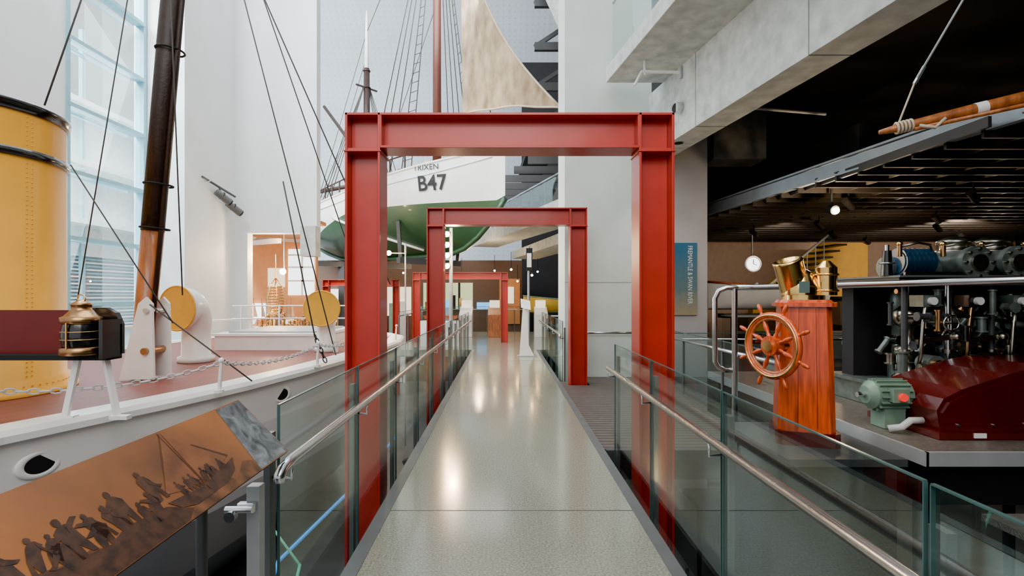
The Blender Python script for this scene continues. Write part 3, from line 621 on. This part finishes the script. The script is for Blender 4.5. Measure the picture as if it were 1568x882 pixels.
for i,x in enumerate((4.38,4.85,5.3,5.75,6.2)):
    b.lathe([(.14,.66),(.14,.72),(.10,.76),(.09,.95),(.13,.98),(.13,1.03),(.07,1.06),(.06,1.25),(.11,1.28),(.14,1.34),(.14,1.42),(.09,1.46),(.05,1.5),(.05,1.7)],(x,5.55,0),GREEN2 if i%2 else CHROME,20)
    b.lathe([(.16,.66),(.16,.9),(.12,.94),(.12,1.3),(.15,1.32),(.15,1.6),(.1,1.7)],(x+.2,5.85,0),GREEN2,20)
    b.cyl((x-.02,5.32,.9),(x-.02,5.15,.9),.09,GREEN2,seg=20); b.cyl((x-.02,5.15,.9),(x-.02,5.12,.9),.05,BRASS,seg=16)
    if i%2==0:
        b.torus((x+.1,5.12,1.32),(0,1,0),.075,.010,STEEL,20,6); b.beam((x+.02,5.12,1.32),(x+.18,5.12,1.32),.012,.012,STEEL); b.beam((x+.1,5.12,1.24),(x+.1,5.12,1.40),.012,.012,STEEL,(1,0,0)); b.cyl((x+.1,5.12,1.32),(x+.1,5.4,1.32),.018,STEEL)
    b.tube([(x-.12,5.3,.7),(x-.14,5.2,1.0),(x-.12,5.2,1.3),(x-.05,5.25,1.5),(x,5.3,1.7)],.018,COPPER if i%2 else CHROME,8)
    b.beam((x-.15,5.25,1.12),(x+.2,5.2,1.18),.03,.05,CHROME); b.sph((x+.2,5.18,1.18),.045,CHROME)
    b.box(x-.1,x+.06,5.22,5.4,1.48,1.6,BLACKG if i%2 else GREEN2); b.cyl((x-.02,5.22,1.54),(x-.02,5.18,1.54),.04,WHITEP,seg=16)
for k in range(110):   # valve gear, pipe unions and linkages
    x=4.1+random.random()*2.0; y=5.12+random.random()*.5; z=.68+random.random()*.98; d=V(random.choice([(1,0,0),(0,1,0),(0,0,1),(0,0,1),(.6,0,.8)]))
    L_=.05+random.random()*.2; r=.012+random.random()*.035; m=random.choice([CHROME,GREEN2,GREEN2,STEELD,COPPER,BLACKG,CHROME])
    p=V((x,y,z)); q=p+d*L_
    if q.z>1.7: continue
    b.cyl(p,q,r,m,seg=10); b.cyl(p-d*.008,p+d*.008,r*1.5,m,seg=8); b.cyl(q-d*.008,q+d*.008,r*1.5,m,seg=6)
b.box(3.98,7.2,5.15,6.3,1.70,1.78,STEELD); b.box(3.95,7.2,5.1,6.35,1.78,1.80,POST)
ec=[BLUE,GREEN2,GREEN2,BLUE]
for i,x in enumerate((4.30,4.75,5.15,5.6)):
    if i==0:
        b.cyl((x-.16,5.4,1.95),(x+.16,5.4,1.95),.12,BLUE,seg=28)
        for k in range(7): b.cyl((x-.15+k*.05,5.4,1.95),(x-.135+k*.05,5.4,1.95),.145,BLUE,seg=28)
    else:
        b.cyl((x,5.15,1.93),(x,6.1,1.93),.14,GREEN2,seg=28); b.cyl((x,5.12,1.93),(x,5.18,1.93),.165,ec[i],seg=28); b.cyl((x,5.09,1.93),(x,5.12,1.93),.08,CHROME,seg=20)
        for k in range(8):
            t=2*math.pi*k/8; b.cyl((x+.135*math.cos(t),5.12,1.93+.135*math.sin(t)),(x+.135*math.cos(t),5.09,1.93+.135*math.sin(t)),.014,CHROME,seg=6)
    b.cyl((x-.22,5.5,1.90),(x+.22,5.5,1.90),.11,GREEN2,seg=20)
    if i in(1,2): b.lathe([(.15,2.03),(.17,2.05),(.17,2.08),(.13,2.09),(.13,2.14),(.16,2.15),(.16,2.18),(.08,2.22),(0,2.23)],(x+.1,5.5,0),CHROME,24)
    b.cyl((x-.2,5.3,2.0),(x-.2,5.3,2.12),.025,COPPER,seg=10); b.sph((x-.2,5.3,2.13),.03,BRASS)
    b.tube([(x-.2,5.3,2.10),(x-.05,5.25,2.14),(x+.12,5.3,2.12),(x+.2,5.35,2.0)],.013,CHROME,8)
    b.beam((x-.2,5.2,1.81),(x+.2,5.2,1.81),.1,.05,BLACKG)
b.cyl((3.97,5.3,1.80),(3.97,5.3,2.06),.055,BLACKG,r2=.04,seg=16); b.cyl((3.97,5.3,2.06),(3.97,5.3,2.12),.02,STEEL); b.torus((3.97,5.3,1.93),(0,0,1),.065,.01,STEEL,20,6)
b.done()

# ------------------------------------------------------------------ hanging spar
b=B('hanging_varnished_spar')
p=V((3.30,4.5,3.03));q=V((4.55,4.1,3.27))
b.tube([p,p.lerp(q,.1),p.lerp(q,.5),q,q+(q-p)*.6],[.018,.035,.05,.055,.05],WOODO,14)
d=(q-p).normalized(); b.cyl(p.lerp(q,.52),p.lerp(q,.58),.053,WHITEP)
b.tube([p.lerp(q,.18)+V((0,-.04,-.05)),p.lerp(q,.9)+V((0,-.05,-.07)),q+V((.5,0,.02))],.018,WOODO,8)
for k in range(5): b.torus(p.lerp(q,.10+k*.02),d,.045,.011,ROPEL,16,6)
b.tube([p.lerp(q,.2)+V((0,-.05,-.03)),p.lerp(q,.28)+V((0,-.06,-.08)),p.lerp(q,.34)+V((0,-.05,-.02))],.015,ROPEL,6)
b.tube([p.lerp(q,.1),V((3.62,4.49,3.5))],.008,ROPEL,6); b.tube([V((3.62,4.48,3.5)),V((4.75,4.3,5.6))],.010,GREY,6); b.cyl((3.60,4.49,3.45),(3.68,4.48,3.6),.016,STEEL)
b.done()

# ------------------------------------------------------------------ lugger
bow=V((.05,16,0)); stern=V((-8.9,24.2,0)); ax=(stern-bow).normalized(); side=V((-ax.y,ax.x,0))
if side.y>0: side=-side
def zsf(t): return 6.2-1.3*t*(1-t)-.95*t
def zkf(t): return 3.1+(1.6*(1-t/.22)**2 if t<.22 else 0)+(.9*((t-.7)/.3)**1.6 if t>.7 else 0)
def zwf(t): return max(zkf(t)+.02,4.60-1.5*max(0,t-.52)**1.2*2)
def hull(t,s,sg=1,o=0):
    c=bow.lerp(stern,t); zs=zsf(t); zk=zkf(t)
    bb=1.9*(math.sin(math.pi/2*min(1,t/.42))**.85 if t>0 else 0) if t<.42 else 1.9-.75*((t-.42)/.58)**2
    pw=1.5+1.6*min(1,t/.35) - (1.0*max(0,(t-.7)/.3))
    w=bb*(1-s**pw)**.9 if s<1 else 0
    return c+side*sg*(w+o)+V((0,0,zs+(zk-zs)*s))
b=B('fishing_lugger_boat'); NT,NS=40,18
def sw(t): return min(.995,(zsf(t)-zwf(t))/(zsf(t)-zkf(t)))
for sg in(1,-1):
    for (m,ja,jb) in((HULLW,0,8),(HULLG,8,18)):
        def ss(t,j): w_=sw(t); return w_*j/8 if j<=8 else w_+(1-w_)*(j-8)/10
        nn_=jb-ja
        vs=[hull(i/NT,ss(i/NT,j),sg) for i in range(NT+1) for j in range(ja,jb+1)]
        b.add(vs,[(i*(nn_+1)+j,i*(nn_+1)+j+1,(i+1)*(nn_+1)+j+1,(i+1)*(nn_+1)+j) for i in range(NT) for j in range(nn_)],m,True)
tr=[hull(1,j/NS,1) for j in range(NS+1)]+[hull(1,j/NS,-1) for j in range(NS-1,-1,-1)]
b.add(tr,[tuple(range(len(tr)))],HULLW)
dk=[hull(i/NT,.13,1) for i in range(NT+1)]+[hull(i/NT,.13,-1) for i in range(NT,-1,-1)]
b.add(dk,[(i,i+1,2*NT-i,2*NT+1-i) for i in range(NT)],WOODO)
for sg in(1,-1):
    b.tube([hull(i/NT,0,sg)+V((0,0,.03)) for i in range(NT+1)],.045,SHIPW,6)
    b.tube([hull(i/NT,.12,sg,.02) for i in range(1,NT+1)],.022,HULLW,6)
    b.tube([hull(.60-.30*k/12,.34+.62*k/12,sg,.05) for k in range(13)],.05,HULLW,6)
    b.tube([hull(i/NT,0,sg)+V((0,0,.5)) for i in range(10,NT+1)],.025,WOODD,6)
    for i in range(10,NT+1,2): b.cyl(hull(i/NT,0,sg),hull(i/NT,0,sg)+V((0,0,.5)),.03,WOODD,seg=8)
b.tube([hull(t,1)+V((0,0,-.08)) for t in(0,.03,.06,.1,.15,.2,.3,.5,.7,.8,.9,1)],.09,HULLG,8)
def dc(t): return bow.lerp(stern,t)
for t,l1,h,m in((.18,.5,.5,WOODO),(.40,.9,.55,WOODD),(.5,.5,.75,SHIPW),(.8,1.0,.6,WOODO)):
    c=dc(t)+V((0,0,5.2)); b.beam(c-ax*l1,c+ax*l1,1.3,h*2,m)
for t in(.2,.24,.29,.33,.36,.40,.44,.48,.55,.62,.7):
    c=hull(t,.0,1)*.8+dc(t)*.2; c.z=hull(t,0,1).z+.02; b.sph(c,.22,random.choice([WOODO,COPPER,SAIL,ROPEL,WOODD,MAROON]),seg=10)
MB=mat('mast_brown',(.14,.045,.03),.4)
mt,zt=.27,18; mz,zz=.64,13
b.tube([dc(mt)+V((0,0,5)),dc(mt)+V((0,0,12)),dc(mt)+V((0,0,zt))],[.16,.14,.10],MB,14)
b.tube([dc(mz)+V((0,0,5)),dc(mz)+V((0,0,11.0))],[.16,.12],WOODD,14); b.tube([dc(mz)+V((0,0,10.9)),dc(mz)+V((0,0,zz)),dc(mz)+V((0,0,zz+.4))],[.10,.05,.03],WHITEP,12)
b.torus(dc(mz)+V((0,0,10.9)),(0,0,1),.13,.03,WOODD,16,6); b.torus(dc(mz)+V((0,0,10.2)),(0,0,1),.14,.03,BLACK,16,6)
b.beam(dc(mz)+V((0,0,10.2))-side*.5,dc(mz)+V((0,0,10.2))+side*.5,.06,.06,WOODD)
for (t0,zt2,offs) in((mt,17,(-.04,-.01,.03,.07,.11)),(mz,10.6,(-.03,.0,.03,.06))):
    for sg in(1,-1):
        for of in offs: b.tube([hull(t0+of,0,sg)+V((0,0,.05)),dc(t0)+V((0,0,zt2))],.016,ROPE,5)
        if t0==mt:
            for k in range(28):
                f=.03+k*.03
                b.tube([(hull(t0-.04,0,sg)).lerp(dc(t0)+V((0,0,zt2)),f),(hull(t0-.01,0,sg)).lerp(dc(t0)+V((0,0,zt2)),f)],.012,ROPE,4)
b.tube([dc(mt)+V((0,0,17)),dc(mz)+V((0,0,12.5))],.013,ROPE,5); b.tube([dc(mz)+V((0,0,12.5)),dc(1.0)+V((0,0,5.6))],.013,ROPE,5); b.tube([dc(mz)+V((0,0,11.5)),dc(.95)+V((0,0,5.6))],.013,ROPE,5)
b.tube([dc(mt)+V((0,0,16)),dc(.02)+V((0,0,6.2))],.016,ROPE,5); b.tube([dc(mt)+V((0,0,12)),dc(.6)+V((0,0,5.7))],.013,ROPE,5)
b.tube([dc(mz)+V((0,0,7.0)),dc(.93)+V((0,0,10.3))],.07,WOODD,8); b.tube([dc(mz+.05)+V((0,0,6.3)),dc(1.15)+V((0,0,6.5))],.09,WOODD,8)
b.tube([dc(.1)+V((0,0,6.0)),dc(-.20)+V((0,0,6.72))],[.12,.07],WOODD,10)
c0=V((-1.30,16.3,7.35)); c1=V((1.55,13.9,6.68)); c2=V((-1.45,17,14.8))
G=20; vs=[];fs=[]
for i in range(G+1):
    for j in range(G+1-i):
        a=i/G; c=j/G; w0=1-a-c
        P=c0*w0+c1*a+c2*c
        P+=V((-2.2,-.1,-1.6))*(a*c*(1-.3*w0))+V((.2,-1.6,0))*(w0*a*c*6)*.6+V((0,0,.55))*(w0*a)
        P+=V((0,-.05,0))*math.sin(a*14+c*5)
        vs.append(P)
idx=lambda i,j: sum(G+1-k for k in range(i))+j
for i in range(G):
    for j in range(G-i):
        fs.append((idx(i,j),idx(i+1,j),idx(i,j+1)))
        if j<G-i-1: fs.append((idx(i+1,j),idx(i+1,j+1),idx(i,j+1)))
b.add(vs,fs,SAIL,True)
b.tube([vs[idx(i,G-i)] for i in range(G+1)],.03,ROPEL,6); b.tube([vs[idx(i,0)] for i in range(G+1)],.03,ROPEL,6)
Lh=(stern-bow).length
def letter(txt,size,tc_,zc,fx=1,bold=0):
    vs,fs=textgeo(txt,size,bold); out=[]
    for v in vs:
        t=tc_-v.x*fx/Lh; z=zc+v.y
        lo,hi=0,1
        for _ in range(20):
            s=(lo+hi)/2
            if hull(t,s).z>z: lo=s
            else: hi=s
        out.append(hull(t,s,1,.05))
    b.add(out,fs,LETB)
letter('B47',.68,.172,5.20,.9,.012); letter('TRIXEN',.25,.185,5.72,1.0,.002)
for t in(.3,.55,.8):
    c=dc(t); k=hull(t,1).z-.16
    b.beam((c.x,c.y,-2.6),(c.x,c.y,k),.25,.25,STEELD)
    b.beam(c+side*1.4+V((0,0,k-.15)),c-side*1.4+V((0,0,k-.15)),.2,.2,STEELD)
    for sg in(1,-1): b.beam(c+side*sg*1.3+V((0,0,k-.15)),hull(t,.6,sg,.04),.12,.12,STEELD)
b.done()

# ------------------------------------------------------------------ galleries behind
b=B('upper_gallery_walkways')
def gal(p,q,h,rail=True,m=CONC,th=.5):
    p=V(p);q=V(q); b.beam(p,q,1.2,th,m)
    if rail:
        b.beam(p+V((0,-.5,.2+.5)),q+V((0,-.5,.2+.5)),.02,1.0,GLASS); b.beam(p+V((0,-.5,1.25)),q+V((0,-.5,1.25)),.05,.05,STEEL)
gal((2.2,15.0,4.15),(-.9,24.5,4.15),1); gal((1.8,19,8.0),(1.4,27,8.0),1,False,DARK,.3)
gal((3.0,14.5,3.5),(1.0,24.5,3.5),1,False,CONC,.35)
for k in range(9):
    y=15+k*1.3; x=2.2-k*.42
    b.beam((x-1,y,5.9),(x+1.9,y,5.9),.1,.25,STEELD); b.cyl((x+.6,y,4.3),(x+.6,y,5.9),.05,STEELD,seg=6)
for z in(7.0,8.3,9.6,11,12.4,14): 
    b.beam((1.0,16.5,z),(3.5,16.5,z),.15,.25,STEELD); b.beam((1.0,16.5,z),(3.0,16.5,z+1.3),.1,.12,STEELD)
b.beam((.6,17,14),(2.2,15,9),.5,.5,CONC)
b.done()
b=B('display_building'); b.box(-9.5,.9,25,26,-2.6,3.3,DARKB)
b.box(-3.9,-1.5,24.9,25,.9,2.2,SCREEN)
for x in(-3.0,-2.2): b.box(x,x+.1,24.85,24.9,.9,2.2,DARK)
for k in range(7): b.box(-3.8+k*.33,-3.65+k*.33,24.8,24.9,.9,1.15+.5*random.random(),[WOODO,DARK,BRASS][k%3])
b.box(-1.3,-.3,24.9,25,.9,1.25,SCREENB); b.box(-6.5,-4.5,24.9,25,.6,2.0,CASEW); b.box(-.2,.8,24.9,25,.2,2.4,WARMW); b.box(0,.5,24.85,24.9,1.2,2.0,CASEW)
b.box(-8.6,-7.2,24.9,25,.3,1.9,CASEW)
for k in range(8): b.box(-8.5+k*.5,-8.25+k*.5,24.6,24.85,-2.6,.9+.7*random.random(),[WOODP,BRASS,GREEN,WHITEP][k%4])
b.done()
b=B('display_cabinets')
for x,m in((-2.5,GREY),(-1.7,SHIPW),(-2.9,WOODP),(2.2,GREY),(-.6,WOODO),(1.2,SHIPW)):
    b.box(x,x+.5,19.5,20.2,0,.85,m); b.prism([(x,19.5,.85),(x,20.2,1.15),(x,20.2,.85)],(.5,0,0),m); b.box(x+.05,x+.45,20.1,20.15,1.1,1.4,SCREENB if m==GREY else CASEW)
b.done(.01)
b=B('harbour_model_display')
for x in(-2.6,-1.9):
    b.box(x,x+.5,16,16.5,0,.8,WHITEP); b.box(x,x+.5,16,16.5,.8,1.25,GLASS)
    b.prism([(x+.05,16.2,.95),(x+.45,16.2,.95),(x+.38,16.2,.85),(x+.12,16.2,.85)],(0,.1,0),WOODP); b.cyl((x+.25,16.25,.9),(x+.25,16.25,1.2),.008,BRASS,seg=6)
b.done()
b=B('yellow_dinghy'); dinghy(b,2.3,20.8,.9,3.0,1.0,.5,mat('dinghy_yellow',(.6,.40,.04),.4),GREEN); 
for x in(1.5,3): b.beam((x,20.8,0),(x,20.8,.95),.1,.1,WOODD)
b.done()
b=B('info_lectern'); b.prism([(.42,13.4,.02),(.80,13.4,.02),(.66,13.4,.3),(.62,13.4,1.25),(.52,13.4,1.36),(.50,13.4,1.2)],(0,.12,0),SHIPW)
b.prism([(.45,13.2,1.28),(.7,13.2,1.22),(.7,13.5,1.42),(.45,13.5,1.48)],(0,.02,.03),SHIPW); b.box(.35,.88,13.3,13.6,0,.02,GREY); b.done()
b=B('sign_post'); b.cyl((.72,14.7,0),(.72,14.7,3.0),.035,GREY); b.box(.65,.83,14.66,14.7,2.3,2.95,BLACK); b.box(.67,.80,14.65,14.66,2.4,2.8,SHIPW); b.done()
b=B('light_pole'); b.cyl((-1.25,12.2,-2.6),(-1.25,12.2,3.2),.05,GREY,r2=.04)
for z in(2.3,2.55,2.8,3.05): b.cyl((-1.31,12.15,z),(-1.34,12.0,z-.02),.07,GREY); b.sph((-1.31,11.97,z-.02),.05,LAMPM)
b.done()
b=B('gallery_lamp'); b.cyl((-2.74,14.3,2.75),(-2.74,14.3,3.05),.03,GREY); b.cyl((-2.74,14.3,2.9),(-2.74,14.3,-2.6),.02,GREY,seg=8); b.cyl((-2.74,14.3,2.77),(-3.16,14.22,2.77),.015,GREY,seg=6); b.sph((-3.18,14.2,2.77),.07,LAMPM); b.done()
b=B('gallery_lamp'); b.cyl((-6.55,15.3,2.35),(-6.55,15.3,3.7),.02,GREY,seg=8); b.sph((-6.55,15.2,2.3),.09,LAMPM); b.done()
b=B('spotlight_lamp'); b.cyl((5.7,8.9,3.15),(5.7,8.9,3.45),.02,BLACK,seg=8); b.cyl((5.7,8.95,3.10),(5.7,8.8,3.06),.08,BLACK); b.sph((5.7,8.78,3.05),.055,LAMPW); b.done()
b=B('pendant_lamps')
for x,y,z in((.3,20,2.6),(.6,22,2.2),(1.0,18,2.3),(-.4,23,2.7),(1.6,24,2.7),(-1.8,22,2.5),(-4.5,23,2.6)): b.cyl((x,y,z),(x,y,z+.7),.012,BLACK,seg=5); b.sph((x,y,z),.04,LAMPM)
b.done()

# ------------------------------------------------------------------ lower deck things
b=B('green_switch_cabinet'); b.box(3.0,3.9,2.3,2.95,-2.6,-.75,GREEN2); b.box(2.9,4.0,2.2,3.05,-.75,-.7,GREEN); b.box(3.1,3.5,2.28,2.3,-1.1,-.9,WHITEP); b.cyl((3.7,2.3,-.95),(3.7,2.25,-.95),.05,STEEL); b.box(3.1,3.4,2.5,2.7,-.7,-.68,WHITEP); b.done(.01)
b=B('lower_deck_label_stand'); b.box(2.3,2.9,3.2,3.6,-.95,-.9,WHITEP); b.beam((2.6,3.4,-2.6),(2.6,3.4,-.95),.06,.06,STEELD); b.box(2.4,2.6,3.25,3.4,-.9,-.895,MAROON); b.done()
b=B('brass_deck_pump')
for k in range(3):
    x=1.75+k*.25; b.lathe([(.14,-2.6),(.14,-2.2),(.06,-2.1),(.06,-1.6),(.12,-1.55),(.12,-1.35),(.05,-1.25),(.02,-1.1)],(x,3.6,0),BRASS if k!=1 else STEELD,16); b.torus((x,3.45,-1.45),(0,1,0),.13,.02,BRASS if k!=1 else STEEL,20,6)
b.done()
b=B('storage_lockers')
for k in range(4): b.box(1.7+k*.7,2.35+k*.7,6.2,6.9,-2.6,-1.0,POST); b.box(2.2+k*.7,2.24+k*.7,6.17,6.2,-1.9,-1.7,BLACK)
b.done(.01)
b=B('blue_hose'); b.tube([(-2.3,3.6,-2.5),(-2.2,5.0,-1.0),(-1.95,6.7,-.9),(-1.9,9,-.9)],.02,BLUER,8); b.done()
b=B('green_rope'); b.tube([(-1.55,3.2,-1.8),(-1.65,3.6,-1.2),(-1.7,4.2,-.75),(-1.75,4.4,-.72)],.015,GREENR,8); b.tube([(-1.75,4.4,-.72),(-2.3,4.8,-.4)],.012,GREENR,6); b.done()
b=B('hull_support_cradle')
for y in(4,7,10): b.beam((-1.5,y,-2.6),(-1.9,y,-1.6),.14,.14,STEELD); b.box(-1.9,-1.4,y-.15,y+.15,-2.6,-2.5,STEELD)
b.done()

# ------------------------------------------------------------------ lights
def area(name,loc,tgt,size,e,col=(1,1,1),sy=None):
    d=bpy.data.lights.new(name,'AREA'); d.energy=e; d.color=col; d.size=size
    if sy: d.shape='RECTANGLE'; d.size_y=sy
    o=bpy.data.objects.new(name,d); o.location=loc; o.rotation_euler=(V(tgt)-V(loc)).to_track_quat('-Z','Y').to_euler(); sc.collection.objects.link(o)
def spot(name,loc,tgt,e,col=(1,.8,.6),ang=60,r=.05):
    d=bpy.data.lights.new(name,'SPOT'); d.energy=e; d.color=col; d.spot_size=math.radians(ang); d.spot_blend=.6; d.shadow_soft_size=r
    o=bpy.data.objects.new(name,d); o.location=loc; o.rotation_euler=(V(tgt)-V(loc)).to_track_quat('-Z','Y').to_euler(); sc.collection.objects.link(o)
def pt(name,loc,e,col=(1,.70,.42),r=.06):
    d=bpy.data.lights.new(name,'POINT'); d.energy=e; d.color=col; d.shadow_soft_size=r
    o=bpy.data.objects.new(name,d); o.location=loc; sc.collection.objects.link(o)
area('overhead_fill',(-3,10,17.5),(-3,12,0),9,1900,(.94,.97,1),12)  # unseen area lamp added overhead as general fill; the vault has no opening
area('vault_fill',(-3,16,13),(-3,30,11),6,800,(.88,.94,1),5)  # added lamp that brightens the vault panels
area('skylight_window',(-9.6,11,5),(-3,9,2),2.2,600,(.85,.94,1),9)
area('front_fill',(-1,-3,8),(-3,9,2),7,700,(1,.97,.93))  # added fill from behind the camera, lifts the ferry side
area('outdoor_daylight',(-12,8,14),(-16.8,19,3),8,16000,(.95,.98,1))
spot('boat_fill_spot',(-2.5,9.5,8.5),(-2,18,5),1700,(1,.97,.92),60,.3)  # added spot that brightens the lugger's white topside
pt('pole_lamp_light',(-1.15,11.7,2.7),180,r=.08); pt('gallery_lamp_light',(-3.0,13.9,2.6),80); pt('side_gallery_light',(-6.8,15.2,2.8),230,(1,.70,.40))
pt('hall_spot_light',(5.7,8.6,2.95),80,(1,.70,.40)); pt('rear_gallery_light',(-1,21,2.9),170); pt('rear_gallery_light',(-5,22.5,2.9),140)
pt('grid_fill_light',(8.5,10.8,2.5),60,(1,.75,.5),.15); pt('grid_fill_light',(12.5,13,2.4),80,(1,.75,.5),.15)  # added point lights that brighten the ceiling grid from below
spot('binnacle_spot',(1.9,3.0,4.2),(2.7,4.6,1.2),230,(1,.76,.5),40)
spot('engine_spot',(4.2,3.0,5.3),(4.6,5,1.2),420,(1,.84,.66),60)
spot('hall_back_spot',(11,12,3.3),(13,17,1.5),380,(1,.8,.62),90)
spot('hall_back_spot',(7,12.5,3.3),(8,15.5,1.5),200,(1,.8,.6),90)
spot('gate_spot',(0,.5,5.2),(0,5,2.4),210,(1,.86,.72),70)
spot('beam_downlight',(3.18,9.3,4.33),(3.1,10.3,1),50,(1,.9,.8),80)
w=bpy.data.worlds.new('World'); sc.world=w; w.use_nodes=True; bg=w.node_tree.nodes['Background']; bg.inputs[0].default_value=(.93,.96,1,1); bg.inputs[1].default_value=.95
# ------------------------------------------------------------------ camera
cd=bpy.data.cameras.new('Camera'); cd.lens=18; cd.sensor_width=36; cd.shift_x=.0083; cd.shift_y=.007; cd.clip_end=200
co=bpy.data.objects.new('Camera',cd); co.location=(0,0,1.6); co.rotation_euler=(math.pi/2,0,0); sc.collection.objects.link(co); sc.camera=co
sc.view_settings.view_transform='AgX'; sc.view_settings.look='AgX - Punchy'; sc.view_settings.exposure=.75
